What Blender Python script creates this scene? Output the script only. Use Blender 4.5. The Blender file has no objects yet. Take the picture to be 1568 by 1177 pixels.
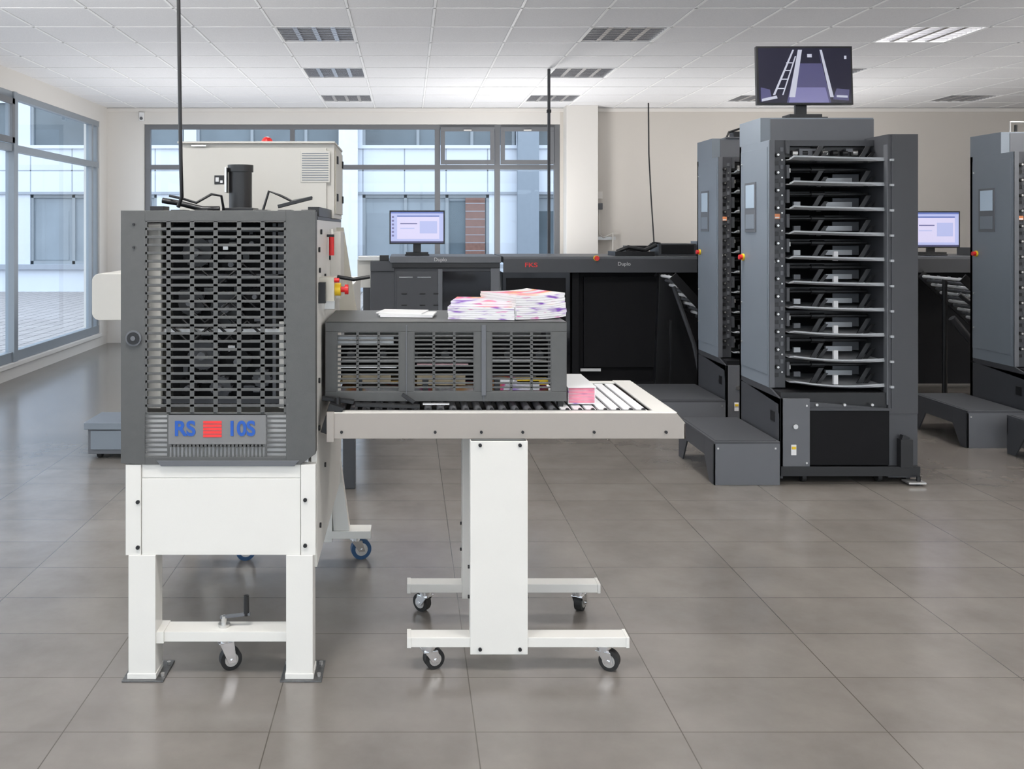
import bpy, math, random
from mathutils import Vector, Matrix
random.seed(7)
scene = bpy.context.scene

# ------------------------------------------------------------------ materials
MATS = {}
def mat(name, col, rough=0.5, metal=0.0, var=0.06, nscale=8.0, bump=0.0, bscale=60.0, spec=0.5, emit=None, estr=0.0, coat=0.0):
    if name in MATS: return MATS[name]
    m = bpy.data.materials.new(name); m.use_nodes = True
    nt = m.node_tree; b = nt.nodes['Principled BSDF']
    tc = nt.nodes.new('ShaderNodeTexCoord')
    nz = nt.nodes.new('ShaderNodeTexNoise'); nz.inputs['Scale'].default_value = nscale
    nz.inputs['Detail'].default_value = 4
    nt.links.new(tc.outputs['Object'], nz.inputs['Vector'])
    mx = nt.nodes.new('ShaderNodeMix'); mx.data_type = 'RGBA'
    mx.inputs[6].default_value = (*[max(0, c*(1-var)) for c in col], 1)
    mx.inputs[7].default_value = (*[min(1, c*(1+var)) for c in col], 1)
    nt.links.new(nz.outputs['Fac'], mx.inputs[0])
    nt.links.new(mx.outputs[2], b.inputs['Base Color'])
    b.inputs['Roughness'].default_value = rough
    b.inputs['Metallic'].default_value = metal
    b.inputs['Specular IOR Level'].default_value = spec
    b.inputs['Coat Weight'].default_value = coat
    if bump > 0:
        n2 = nt.nodes.new('ShaderNodeTexNoise'); n2.inputs['Scale'].default_value = bscale
        nt.links.new(tc.outputs['Object'], n2.inputs['Vector'])
        bp = nt.nodes.new('ShaderNodeBump'); bp.inputs['Strength'].default_value = bump
        bp.inputs['Distance'].default_value = 0.004
        nt.links.new(n2.outputs['Fac'], bp.inputs['Height'])
        nt.links.new(bp.outputs['Normal'], b.inputs['Normal'])
    if emit:
        b.inputs['Emission Color'].default_value = (*emit, 1)
        b.inputs['Emission Strength'].default_value = estr
    MATS[name] = m
    return m

WHITE = mat('white_enamel', (0.67,0.655,0.615), 0.36, var=0.02, bump=0.03, bscale=200)
CABW = mat('cabinet_warm_white', (0.57,0.55,0.50), 0.42, var=0.02)
BEIGE = mat('beige_enamel', (0.55,0.52,0.44), 0.4, var=0.03)
DGREY = mat('dark_grey_hammered', (0.082,0.083,0.081), 0.45, metal=0.1, var=0.1, nscale=40, bump=0.08, bscale=300)
LOGOP = mat('logo_plate_grey', (0.17,0.17,0.17), 0.45, var=0.04)
GREY2 = mat('slate_grey_paint', (0.050,0.052,0.058), 0.45, var=0.05)
GREY3 = mat('mid_grey_paint', (0.11,0.115,0.125), 0.45, var=0.04)
LGREY = mat('light_grey_paint', (0.18,0.205,0.235), 0.42, var=0.03)
BLACK = mat('black_plastic', (0.008,0.008,0.009), 0.38, var=0.1)
BLACKM = mat('black_matte', (0.005,0.005,0.006), 0.7, var=0.1, spec=0.2)
GLOSSB = mat('black_acrylic', (0.006,0.006,0.008), 0.08, var=0.0)
STEEL = mat('brushed_steel', (0.62,0.61,0.59), 0.32, metal=0.9, var=0.05)
RAIL = mat('champagne_rail', (0.40,0.36,0.32), 0.33, metal=0.55, var=0.03)
CHROME = mat('chrome', (0.75,0.75,0.76), 0.15, metal=1.0, var=0.02)
PLATE = mat('foot_plate_steel', (0.16,0.16,0.16), 0.4, metal=0.8, var=0.4, nscale=90)
RUBBER = mat('black_rubber', (0.012,0.012,0.012), 0.6)
BLUEW = mat('blue_wheel', (0.02,0.07,0.16), 0.5)
RED = mat('red_plastic', (0.60,0.015,0.015), 0.35)
YEL = mat('yellow_plastic', (0.75,0.5,0.02), 0.4)
ORANGE = mat('orange_label', (0.7,0.25,0.1), 0.5)
PAPER = mat('white_paper', (0.76,0.76,0.76), 0.7, var=0.02)
ROLLER = mat('white_roller', (0.80,0.80,0.81), 0.5)
BRASS = mat('brass', (0.45,0.3,0.1), 0.35, metal=0.8)
TRAYM = mat('tray_metal', (0.42,0.435,0.45), 0.4, metal=0.2)
FRAME = mat('window_frame_grey', (0.15,0.155,0.165), 0.45, var=0.03)
FRAMEL = mat('window_frame_blue_grey', (0.25,0.28,0.31), 0.4, var=0.03)
WALL = mat('wall_plaster', (0.58,0.545,0.50), 0.85, var=0.015, nscale=3)
WALLW = mat('wall_white', (0.69,0.665,0.63), 0.85, var=0.015, nscale=3)
BLUEINK = mat('logo_blue', (0.012,0.08,0.36), 0.5)
REDINK = mat('logo_red', (0.72,0.035,0.035), 0.5)
INK = mat('white_ink', (0.6,0.6,0.6), 0.5)
SCR = mat('screen_light', (0.1,0.1,0.15), 0.2, emit=(0.48,0.53,0.85), estr=0.8)
SCRW = mat('screen_window', (0.1,0.1,0.15), 0.2, emit=(0.70,0.66,0.88), estr=0.85)
SCRT = mat('screen_titlebar', (0.1,0.1,0.15), 0.2, emit=(0.07,0.14,0.5), estr=0.7)
SCRD = mat('screen_dark', (0.008,0.008,0.012), 0.12, emit=(0.010,0.010,0.024), estr=1.0)
SCRG = mat('screen_glow_tube', (0.1,0.1,0.1), 0.2, emit=(0.5,0.52,0.64), estr=0.8)
SCRP = mat('screen_violet', (0.02,0.02,0.05), 0.2, emit=(0.06,0.058,0.125), estr=1.0)
SCRM = mat('screen_violet_bright', (0.02,0.02,0.05), 0.2, emit=(0.16,0.155,0.31), estr=1.0)
PANELLCD = mat('lcd_panel', (0.3,0.36,0.42), 0.2, emit=(0.4,0.5,0.6), estr=0.2)
LOUV = mat('louvre_aluminium', (0.6,0.6,0.62), 0.25, metal=0.8)
LAMPOFF = mat('lamp_housing', (0.45,0.46,0.5), 0.5)
LAMPON = mat('lamp_diffuser', (0.9,0.9,0.9), 0.5, emit=(1.0,0.98,0.97), estr=2.8)

def ramp_mat(name, stops, scale, vscale=(1,1,1), detail=0.6, dist=0.0, rough=0.4):
    m = bpy.data.materials.new(name); m.use_nodes = True
    nt = m.node_tree; b = nt.nodes['Principled BSDF']
    tc = nt.nodes.new('ShaderNodeTexCoord'); nz = nt.nodes.new('ShaderNodeTexNoise')
    mp = nt.nodes.new('ShaderNodeMapping'); mp.inputs['Scale'].default_value = vscale
    nz.inputs['Scale'].default_value = scale; nz.inputs['Detail'].default_value = detail; nz.inputs['Distortion'].default_value = dist
    nt.links.new(tc.outputs['Object'], mp.inputs['Vector']); nt.links.new(mp.outputs['Vector'], nz.inputs['Vector'])
    cr = nt.nodes.new('ShaderNodeValToRGB'); e = cr.color_ramp.elements
    e[0].position = stops[0][0]; e[0].color = (*stops[0][1],1)
    e[1].position = stops[-1][0]; e[1].color = (*stops[-1][1],1)
    for p,c in stops[1:-1]:
        x = e.new(p); x.color = (*c,1)
    nt.links.new(nz.outputs['Fac'], cr.inputs['Fac']); nt.links.new(cr.outputs['Color'], b.inputs['Base Color'])
    b.inputs['Roughness'].default_value = rough
    return m
PRINT = ramp_mat('printed_cover', [(0.30,(0.25,0.08,0.5)),(0.35,(0.72,0.68,0.76)),(0.44,(0.76,0.74,0.76)),(0.47,(0.78,0.10,0.38)),(0.505,(0.82,0.12,0.22)),(0.54,(0.85,0.30,0.08)),(0.57,(0.85,0.52,0.25)),(0.60,(0.78,0.70,0.72)),(0.66,(0.78,0.77,0.76))], 7, dist=0.5)
PEDGE = ramp_mat('paper_page_edges', [(0.33,(0.18,0.06,0.38)),(0.40,(0.55,0.48,0.62)),(0.45,(0.72,0.71,0.72)),(0.64,(0.74,0.73,0.74)),(0.70,(0.6,0.2,0.42))], 1.0, (14,8,70), 2.0, 0, 0.7)

def glass_mat():
    m = bpy.data.materials.new('window_glass'); m.use_nodes = True
    nt = m.node_tree; nt.nodes.clear()
    o = nt.nodes.new('ShaderNodeOutputMaterial'); mx = nt.nodes.new('ShaderNodeMixShader')
    t = nt.nodes.new('ShaderNodeBsdfTransparent'); t.inputs['Color'].default_value = (0.90,0.95,0.97,1)
    g = nt.nodes.new('ShaderNodeBsdfGlossy'); g.inputs['Roughness'].default_value = 0.02; g.inputs['Color'].default_value = (0.8,0.9,1.0,1)
    f = nt.nodes.new('ShaderNodeFresnel'); f.inputs['IOR'].default_value = 1.38
    nt.links.new(f.outputs[0], mx.inputs[0]); nt.links.new(t.outputs[0], mx.inputs[1]); nt.links.new(g.outputs[0], mx.inputs[2])
    nt.links.new(mx.outputs[0], o.inputs[0])
    return m
GLASS = glass_mat()

def tile_mat(name, x0, px, y0, py, lw, c1, c2, cg, rough, speck=False, spec=0.5):
    m = bpy.data.materials.new(name); m.use_nodes = True
    nt = m.node_tree; N = nt.nodes; L = nt.links; b = N['Principled BSDF']
    b.inputs['Specular IOR Level'].default_value = spec
    geo = N.new('ShaderNodeNewGeometry'); sp = N.new('ShaderNodeSeparateXYZ'); L.new(geo.outputs['Position'], sp.inputs[0])
    def math_(op, a, bb=None):
        n = N.new('ShaderNodeMath'); n.operation = op
        for i, v in enumerate((a, bb)):
            if v is None: continue
            if isinstance(v, (int, float)): n.inputs[i].default_value = v
            else: L.new(v, n.inputs[i])
        return n.outputs[0]
    dx = math_('SUBTRACT', sp.outputs[0], x0); dy = math_('SUBTRACT', sp.outputs[1], y0)
    mx_ = math_('LESS_THAN', math_('PINGPONG', dx, px/2), lw); my_ = math_('LESS_THAN', math_('PINGPONG', dy, py/2), lw)
    gm = math_('MAXIMUM', mx_, my_)
    cx = math_('FLOOR', math_('DIVIDE', dx, px)); cy = math_('FLOOR', math_('DIVIDE', dy, py))
    cb = N.new('ShaderNodeCombineXYZ'); L.new(cx, cb.inputs[0]); L.new(cy, cb.inputs[1])
    wn = N.new('ShaderNodeTexWhiteNoise'); L.new(cb.outputs[0], wn.inputs['Vector'])
    nz = N.new('ShaderNodeTexNoise'); nz.inputs['Scale'].default_value = 120 if speck else 3.4; nz.inputs['Detail'].default_value = 6
    nz.inputs['Roughness'].default_value = 0.62
    L.new(geo.outputs['Position'], nz.inputs['Vector'])
    fac = math_('ADD', math_('MULTIPLY', nz.outputs['Fac'], 0.88), math_('MULTIPLY', wn.outputs['Value'], 0.0 if speck else 0.12))
    m1 = N.new('ShaderNodeMix'); m1.data_type = 'RGBA'; m1.inputs[6].default_value = (*c1,1); m1.inputs[7].default_value = (*c2,1)
    L.new(fac, m1.inputs[0])
    m2 = N.new('ShaderNodeMix'); m2.data_type = 'RGBA'; L.new(gm, m2.inputs[0]); L.new(m1.outputs[2], m2.inputs[6]); m2.inputs[7].default_value = (*cg,1)
    L.new(m2.outputs[2], b.inputs['Base Color'])
    b.inputs['Roughness'].default_value = rough
    return m
FLOOR = tile_mat('floor_porcelain_tile', 0.197, 0.603, 2.673, 0.325, 0.0018, (0.095,0.085,0.076), (0.220,0.200,0.181), (0.072,0.063,0.054), 0.21, spec=0.7)
CEIL = tile_mat('ceiling_mineral_tile', 0.187, 0.615, 7.05, 0.60, 0.014, (0.60,0.60,0.615), (0.86,0.86,0.875), (0.53,0.53,0.54), 0.9, True)
PAVE = tile_mat('cobble_paving', 0.0, 0.22, 0.0, 0.22, 0.014, (0.24,0.22,0.215), (0.50,0.46,0.45), (0.16,0.15,0.145), 0.8)

# ------------------------------------------------------------------ mesh builder
class B:
    def __init__(s, name):
        s.name = name; s.v = []; s.f = []; s.mi = []; s.sm = []; s.mats = []
    def m(s, mt):
        if mt not in s.mats: s.mats.append(mt)
        return s.mats.index(mt)
    def add(s, vs, fs, mt, smooth=False):
        o = len(s.v); i = s.m(mt)
        for p in vs: s.v.append(Vector(p))
        for f in fs:
            s.f.append([o+a for a in f]); s.mi.append(i); s.sm.append(smooth)
    def box(s, x0, x1, y0, y1, z0, z1, mt):
        vs = [(x0,y0,z0),(x1,y0,z0),(x1,y1,z0),(x0,y1,z0),(x0,y0,z1),(x1,y0,z1),(x1,y1,z1),(x0,y1,z1)]
        s.add(vs, [(0,3,2,1),(4,5,6,7),(0,1,5,4),(1,2,6,5),(2,3,7,6),(3,0,4,7)], mt)
    def obox(s, c, size, rot, mt):
        R = Matrix.Translation(c) @ rot.to_4x4()
        a,b_,d = [q/2 for q in size]
        vs = [R @ Vector(p) for p in [(-a,-b_,-d),(a,-b_,-d),(a,b_,-d),(-a,b_,-d),(-a,-b_,d),(a,-b_,d),(a,b_,d),(-a,b_,d)]]
        s.add(vs, [(0,3,2,1),(4,5,6,7),(0,1,5,4),(1,2,6,5),(2,3,7,6),(3,0,4,7)], mt)
    def prism(s, pts, axis, a, b_, mt):
        n = len(pts)
        def P(p, t):
            if axis == 'y': return (p[0], t, p[1])
            if axis == 'x': return (t, p[0], p[1])
            return (p[0], p[1], t)
        vs = [P(p,a) for p in pts] + [P(p,b_) for p in pts]
        fs = [list(range(n)), list(range(2*n-1, n-1, -1))] + [(i, i+n, (i+1)%n+n, (i+1)%n) for i in range(n)]
        s.add(vs, fs, mt)
    def cyl(s, p0, p1, r, mt, seg=16, r2=None):
        p0 = Vector(p0); p1 = Vector(p1); r2 = r if r2 is None else r2
        d = (p1-p0).normalized(); u = d.orthogonal().normalized(); w = d.cross(u)
        vs = []
        for p, rr in ((p0,r),(p1,r2)):
            for i in range(seg):
                a = 2*math.pi*i/seg; vs.append(p + (u*math.cos(a)+w*math.sin(a))*rr)
        s.add(vs, [(i,(i+1)%seg,(i+1)%seg+seg,i+seg) for i in range(seg)], mt, True)
        s.add(vs, [list(range(seg-1,-1,-1)), list(range(seg,2*seg))], mt, False)
    def tube(s, pts, r, mt, seg=8):
        pts = [Vector(p) for p in pts]; n = len(pts); vs = []
        u = None
        for i in range(n):
            d = (pts[min(i+1,n-1)] - pts[max(i-1,0)]).normalized()
            if u is None: u = d.orthogonal().normalized()
            else: u = (u - d*u.dot(d)).normalized()
            w = d.cross(u)
            for k in range(seg):
                a = 2*math.pi*k/seg; vs.append(pts[i] + (u*math.cos(a)+w*math.sin(a))*r)
        fs = [(i*seg+k, i*seg+(k+1)%seg, (i+1)*seg+(k+1)%seg, (i+1)*seg+k) for i in range(n-1) for k in range(seg)]
        s.add(vs, fs, mt, True)
        s.add(vs, [list(range(seg-1,-1,-1)), list(range((n-1)*seg, n*seg))], mt)
    def dome(s, c, r, h, mt, seg=16, rings=5):
        vs = []
        for j in range(rings+1):
            a = math.pi/2*j/rings
            for i in range(seg):
                t = 2*math.pi*i/seg
                vs.append((c[0]+r*math.cos(a)*math.cos(t), c[1]+r*math.cos(a)*math.sin(t), c[2]+h*math.sin(a)))
        s.add(vs, [(j*seg+i, j*seg+(i+1)%seg, (j+1)*seg+(i+1)%seg, (j+1)*seg+i) for j in range(rings) for i in range(seg)], mt, True)
    def grille(s, x0, x1, z0, z1, y, t, nc, nr, bw, bh, mt):
        """perforated sheet: nc columns, nr rows of slots"""
        for i in range(nc+1):
            x = x0 + (x1-x0)*i/nc; s.box(x-bw/2, x+bw/2, y, y+t, z0, z1, mt)
        for j in range(nr+1):
            z = z0 + (z1-z0)*j/nr; s.box(x0, x1, y, y+t, z-bh/2, z+bh/2, mt)
    def caster(s, x, y, ztop, r, ang, tire=RUBBER, hub=STEEL):
        R = Matrix.Rotation(ang, 3, 'Z')
        def P(a, b_, c): 
            q = R @ Vector((a, b_, 0)); return (x+q.x, y+q.y, c)
        s.cyl((x,y,ztop-0.006),(x,y,ztop), 0.032, CHROME, 14)
        s.cyl((x,y,ztop-0.02),(x,y,ztop-0.006), 0.024, CHROME, 14)
        off = r*0.55
        for sd in (-1, 1):
            vs = [P(-0.022, sd*0.02, ztop-0.018), P(0.026, sd*0.02, ztop-0.018), P(off+0.016, sd*0.02, r-0.008), P(off-0.012, sd*0.02, r-0.008),
                  P(-0.022, sd*0.023, ztop-0.018), P(0.026, sd*0.023, ztop-0.018), P(off+0.016, sd*0.023, r-0.008), P(off-0.012, sd*0.023, r-0.008)]
            s.add(vs, [(0,1,2,3),(7,6,5,4),(0,4,5,1),(1,5,6,2),(2,6,7,3),(3,7,4,0)], CHROME)
        s.obox(P(0,0,ztop-0.02), (0.048,0.046,0.004), R, CHROME)
        s.cyl(P(off,-0.014,r), P(off,0.014,r), r, tire, 28)
        s.cyl(P(off,-0.017,r), P(off,0.017,r), r*0.62, hub, 20)
        s.cyl(P(off,-0.027,r), P(off,0.027,r), 0.006, CHROME, 10)
    def bolt(s, x, y, z, r=0.006, mt=None, d=(0,-1,0)):
        d = Vector(d); p = Vector((x,y,z)); s.cyl(p - d*0.001, p + d*0.006, r, mt or BLACK, 10)
    def done(s, bevel=0.0, center=True):
        c = Vector((0,0,0))
        if center and s.v:
            xs = [p.x for p in s.v]; ys = [p.y for p in s.v]; zs = [p.z for p in s.v]
            c = Vector(((min(xs)+max(xs))/2, (min(ys)+max(ys))/2, min(zs)))
        me = bpy.data.meshes.new(s.name)
        me.from_pydata([tuple(p-c) for p in s.v], [], s.f)
        for mt in s.mats: me.materials.append(mt)
        for i, p in enumerate(me.polygons):
            p.material_index = s.mi[i]; p.use_smooth = s.sm[i]
        me.update()
        ob = bpy.data.objects.new(s.name, me); scene.collection.objects.link(ob)
        ob.location = c
        if bevel > 0:
            bm = ob.modifiers.new('bevel', 'BEVEL'); bm.width = bevel; bm.segments = 2; bm.limit_method = 'ANGLE'; bm.angle_limit = math.radians(50)
        return ob

def text_child(parent, name, body, pos, size, mt, rot=(math.pi/2,0,0), bold=0.0, xs=1.0):
    cu = bpy.data.curves.new(name, 'FONT'); cu.body = body; cu.size = size; cu.extrude = 0.0006; cu.offset = bold
    cu.align_x = 'CENTER'; cu.align_y = 'CENTER'; cu.materials.append(mt)
    ob = bpy.data.objects.new(name, cu); scene.collection.objects.link(ob)
    ob.parent = parent; ob.location = Vector(pos) - parent.location; ob.rotation_euler = rot; ob.scale = (xs,1,1)
    return ob

def RX(a): return Matrix.Rotation(a,3,'X')
def RY(a): return Matrix.Rotation(a,3,'Y')
def RZ(a): return Matrix.Rotation(a,3,'Z')

# ------------------------------------------------------------------ room shell
XL, XR, YB, YF, ZC = -3.88, 9.0, 11.80, -2.6, 3.03
b = B('floor'); b.box(XL-0.25, XR+0.2, YF-0.2, YB+0.25, -0.1, 0.0, FLOOR); b.done(center=False)

cols = [-1.043 + 2.46*i for i in range(4)]
rows = [10.65 - 1.8*i for i in range(7)]
fix = set()
for cx in cols:
    for ry in rows: fix.add((round((cx-0.187)/0.615), round((ry-7.05)/0.6)))
b = B('ceiling')
i0 = math.floor((XL-0.187)/0.615); i1 = math.ceil((XR-0.187)/0.615)
j0 = math.floor((YF-7.05)/0.6); j1 = math.ceil((YB-7.05)/0.6)
for i in range(i0, i1):
    for j in range(j0, j1):
        if (i,j) in fix: continue
        xa = max(XL, 0.187+0.615*i); xb = min(XR, 0.187+0.615*(i+1)); ya = max(YF, 7.05+0.6*j); yb = min(YB, 7.05+0.6*(j+1))
        b.add([(xa,ya,ZC),(xb,ya,ZC),(xb,yb,ZC),(xa,yb,ZC)], [(0,3,2,1)], CEIL)
GRID = mat('ceiling_t_bar', (0.86,0.86,0.86), 0.5)
for i in range(i0+1, i1): 
    x = 0.187+0.615*i; b.box(x-0.009, x+0.009, YF, YB, ZC-0.004, ZC, GRID)
for j in range(j0+1, j1):
    y = 7.05+0.6*j; b.box(XL, XR, y-0.009, y+0.009, ZC-0.004, ZC-0.0002, GRID)
b.box(XL-0.2, XR+0.2, YF-0.2, YB+0.2, ZC+0.2, ZC+0.3, LAMPOFF)
b.done(center=False)

# fixtures
def fixture_mesh(on):
    b = B('ceiling_light_fixture')
    w, d = 0.5925, 0.5775
    hm = LAMPOFF
    b.box(-w/2, w/2, -d/2, d/2, 0.085, 0.09, LAMPON if on else hm)
    for sx in (-1,1): b.box(sx*w/2-0.008, sx*w/2+0.008, -d/2, d/2, 0, 0.09, GRID)
    for sy in (-1,1): b.box(-w/2, w/2, sy*d/2-0.008, sy*d/2+0.008, 0, 0.09, GRID)
    for i in range(1,4):
        x = -w/2 + w*i/4; b.box(x-0.018, x+0.018, -d/2, d/2, 0.003, 0.05, LOUV)
    for i in range(1,9):
        y = -d/2 + d*i/9; b.box(-w/2, w/2, y-0.004, y+0.004, 0.003, 0.045 if not on else 0.02, LOUV)
    if not on:
        for i in range(4):
            x = -w/2 + w*(i+0.5)/4; b.cyl((x,-d/2+0.02,0.065),(x,d/2-0.02,0.065),0.012,PAPER,10)
    return b.done(center=False)
protoA = fixture_mesh(False); protoB = fixture_mesh(True)
used = {False:False, True:False}
for ci, cx in enumerate(cols):
    for ri, ry in enumerate(rows):
        on = (ci == 2 and ri == 2) or ri in (3,5)
        p = protoB if on else protoA
        if not used[on]: ob = p; used[on] = True
        else:
            ob = bpy.data.objects.new('ceiling_light_fixture', p.data); scene.collection.objects.link(ob)
        ob.location = (cx+0.3075, ry+0.3, ZC-0.001)
        if on and ri in (3,5):
            la = bpy.data.lights.new('fixture_lamp', 'AREA'); la.shape = 'RECTANGLE'; la.size = 0.52; la.size_y = 0.5
            la.energy = 74; la.color = (1.0,0.975,0.94)
            lo = bpy.data.objects.new('lamp', la); scene.collection.objects.link(lo); lo.parent = ob; lo.location = (0,0,0.078)

# added fill lights on made-up stands, brightening the ceiling; the room has none
def fill_uplight(x, y, zt, energy, size=0.5):
    b = B('added_fill_uplight')
    b.cyl((x,y,0),(x,y,0.03),0.16,GREY3,24); b.cyl((x,y,0.03),(x,y,zt-0.14),0.015,GREY3,12); b.cyl((x,y,zt-0.14),(x,y,zt),0.03,GREY3,24,size/2+0.02)
    o = b.done()
    la = bpy.data.lights.new('added_fill_lamp','AREA'); la.shape='DISK'; la.size=size; la.energy=energy; la.color=(1.0,0.985,0.97)
    lo = bpy.data.objects.new('lamp', la); scene.collection.objects.link(lo); lo.parent = o
    lo.location = Vector((x,y,zt+0.01)) - o.location; lo.rotation_euler = (math.pi,0,0)
for (x,y,z,e) in ((-2.2,-0.8,1.7,110),(3.0,-0.8,1.7,130),(7.5,0.5,1.7,100),(7.9,6.0,1.7,115),(-3.2,3.6,1.7,125),(1.2,10.3,0.8,56),(4.6,10.3,0.8,36),(-2.2,9.6,0.5,44)):
    fill_uplight(x,y,z,e)

# back wall
b = B('wall_back')
WB0, WB1, WZ0, WZ1 = -3.41, 1.96, 0.22, 2.82
b.box(XL-0.2, WB0, YB, YB+0.2, 0, ZC+0.2, WALLW)
b.box(WB1, XR+0.2, YB, YB+0.2, 0, ZC+0.2, WALL)
b.box(WB0, WB1, YB, YB+0.2, WZ1, ZC+0.2, WALLW)
b.box(WB0, WB1, YB, YB+0.2, 0, WZ0, WALLW)
b.done(center=False)
b = B('wall_column'); b.box(2.0, 2.40, 11.55, YB, 0, ZC, WALLW); b.done(0.004, center=False)
b = B('trim_1'); b.box(2.40, XR, YB-0.03, YB, ZC-0.05, ZC-0.006, WALLW); b.box(XL, 2.0, YB-0.03, YB, ZC-0.05, ZC-0.006, WALLW); b.done(center=False)
b = B('baseboard_back'); b.box(2.40, XR, YB-0.012, YB, 0, 0.08, GREY3); b.done(center=False)

# back window
b = B('window_1')
yf = YB+0.03
def vbar(x, w=0.06): b.box(x-w/2, x+w/2, yf, yf+0.07, WZ0, WZ1, FRAME)
vbar(WB0+0.035, 0.07); vbar(-1.5); vbar(0.38, 0.07); vbar(1.155, 0.07); vbar(WB1-0.035, 0.07)
for z,h in ((WZ1-0.03,0.06),(2.27,0.06),(WZ0+0.04,0.08)): b.box(WB0, WB1, yf-0.001, yf+0.071, z-h/2, z+h/2, FRAME)
for xa, xb in ((0.42,1.115),(1.195,1.885)):
    fw = 0.055
    b.box(xa, xb, yf-0.03, yf, 2.305, 2.36, FRAME); b.box(xa, xb, yf-0.03, yf, 2.73, 2.785, FRAME)
    b.box(xa, xa+fw, yf-0.03, yf, 2.36, 2.73, FRAME); b.box(xb-fw, xb, yf-0.03, yf, 2.36, 2.73, FRAME)
    xm = (xa+xb)/2; b.box(xm-0.05, xm+0.05, yf-0.05, yf-0.03, 2.735, 2.75, WALLW)
b.add([(WB0,yf+0.035,WZ0),(WB1,yf+0.035,WZ0),(WB1,yf+0.035,WZ1),(WB0,yf+0.035,WZ1)], [(0,1,2,3)], GLASS)
b.box(WB0, WB1, YB-0.10, YB+0.03, WZ0-0.03, WZ0, WALLW)
b.done(0.003, center=False)

# left wall with glazing
b = B('wall_left')
b.box(XL-0.2, XL, YF, YB, 2.82, ZC+0.2, WALLW); b.box(XL-0.2, XL, YF, YB, 0, 0.16, WALLW)
b.box(XL-0.2, XL, 11.5, YB, 0.16, 2.82, WALLW)
b.done(center=False)
b = B('window_2')
xw = XL-0.08
for y in (11.45, 11.27): b.box(xw, xw+0.07, y-0.03, y+0.03, 0.16, 2.82, FRAMEL)
for y in (9.03, 6.76, 4.49, 2.22, -0.05, YF+0.05): b.box(xw, xw+0.09, y-0.045, y+0.045, 0.16, 2.82, FRAMEL)
for z,h in ((2.79,0.07),(2.27,0.07),(0.21,0.10)): b.box(xw-0.001, xw+0.071, YF, 11.5, z-h/2, z+h/2, FRAMEL)
for ya,yb in ((6.81,8.98),(2.27,4.44)):
    for z in (2.34,2.72): b.box(xw+0.07, xw+0.10, ya, yb, z-0.03, z+0.03, FRAME)
    for y in (ya+0.03, yb-0.03): b.box(xw+0.07, xw+0.10, y-0.03, y+0.03, 2.31, 2.75, FRAME)
b.add([(xw+0.03,YF,0.16),(xw+0.03,11.5,0.16),(xw+0.03,11.5,2.82),(xw+0.03,YF,2.82)], [(0,1,2,3)], GLASS)
b.box(XL, XL+0.03, YF, 11.5, 0.12, 0.16, WALLW)
b.done(0.003, center=False)
b = B('wall_right'); b.box(XR, XR+0.2, YF, YB, 0, ZC+0.2, WALL); b.done(center=False)
# front wall (behind the viewer) : shop-front glazing
b = B('wall_front')
b.box(XL-0.2, XR+0.2, YF-0.2, YF, 2.86, ZC+0.2, WALLW); b.box(XL-0.2, XR+0.2, YF-0.2, YF, 0, 0.1, WALLW)
b.box(XL-0.2, XL+0.1, YF-0.2, YF, 0.1, 2.86, WALLW); b.box(XR-0.3, XR+0.2, YF-0.2, YF, 0.1, 2.86, WALLW)
b.done(center=False)
b = B('window_3')
for i in range(7):
    x = XL+0.12 + i*(XR-XL-0.45)/6; b.box(x-0.035, x+0.035, YF-0.12, YF-0.05, 0.1, 2.86, FRAMEL)
for z in (0.14, 2.27, 2.82): b.box(XL+0.1, XR-0.3, YF-0.119, YF-0.051, z-0.035, z+0.035, FRAMEL)
b.add([(XL+0.1,YF-0.08,0.1),(XR-0.3,YF-0.08,0.1),(XR-0.3,YF-0.08,2.86),(XL+0.1,YF-0.08,2.86)], [(0,1,2,3)], GLASS)
b.done(center=False)

# ------------------------------------------------------------------ exterior
b = B('paved_yard'); b.box(-60, 60, YB+0.26, 60, -0.12, -0.04, PAVE); b.box(-60, XL-0.26, -30, YB+0.26, -0.12, -0.04, PAVE)
b.box(XL-0.26, 60, -30, YF-0.21, -0.12, -0.04, PAVE); b.done(center=False)
FAC = mat('facade_panels', (0.60,0.65,0.73), 0.6, var=0.02)
FACD = mat('facade_joint', (0.30,0.33,0.38), 0.6)
WGL = mat('facade_window_glass', (0.10,0.13,0.155), 0.15, var=0.7, nscale=0.6)
BLIND = mat('facade_window_blind', (0.24,0.28,0.32), 0.5, var=0.2, nscale=1.5)
BRICK = mat('brick_red', (0.19,0.10,0.08), 0.8, var=0.35, nscale=14)
LEAF = mat('foliage', (0.04,0.08,0.02), 0.8, var=0.7, nscale=6)
b = B('opposite_building')
Y0 = 22.0
b.box(-34, 16, Y0+0.25, Y0+6, -0.04, 9, FACD)
def band(z0, z1): b.box(-34, 16, Y0, Y0+0.25, z0, z1, FAC)
band(-0.04, 0.62); band(2.30, 3.48); band(4.5, 6.2); 
b.box(-34,16,Y0-0.12,Y0,0.50,0.62,FACD); b.box(-34,16,Y0-0.05,Y0,2.30,2.36,FACD)
b.box(-34,16,Y0-0.06,Y0,3.40,3.48,FAC); b.box(-34,16,Y0-0.004,Y0,2.86,2.89,FACD)
x = -33.1
k = 0
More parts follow.
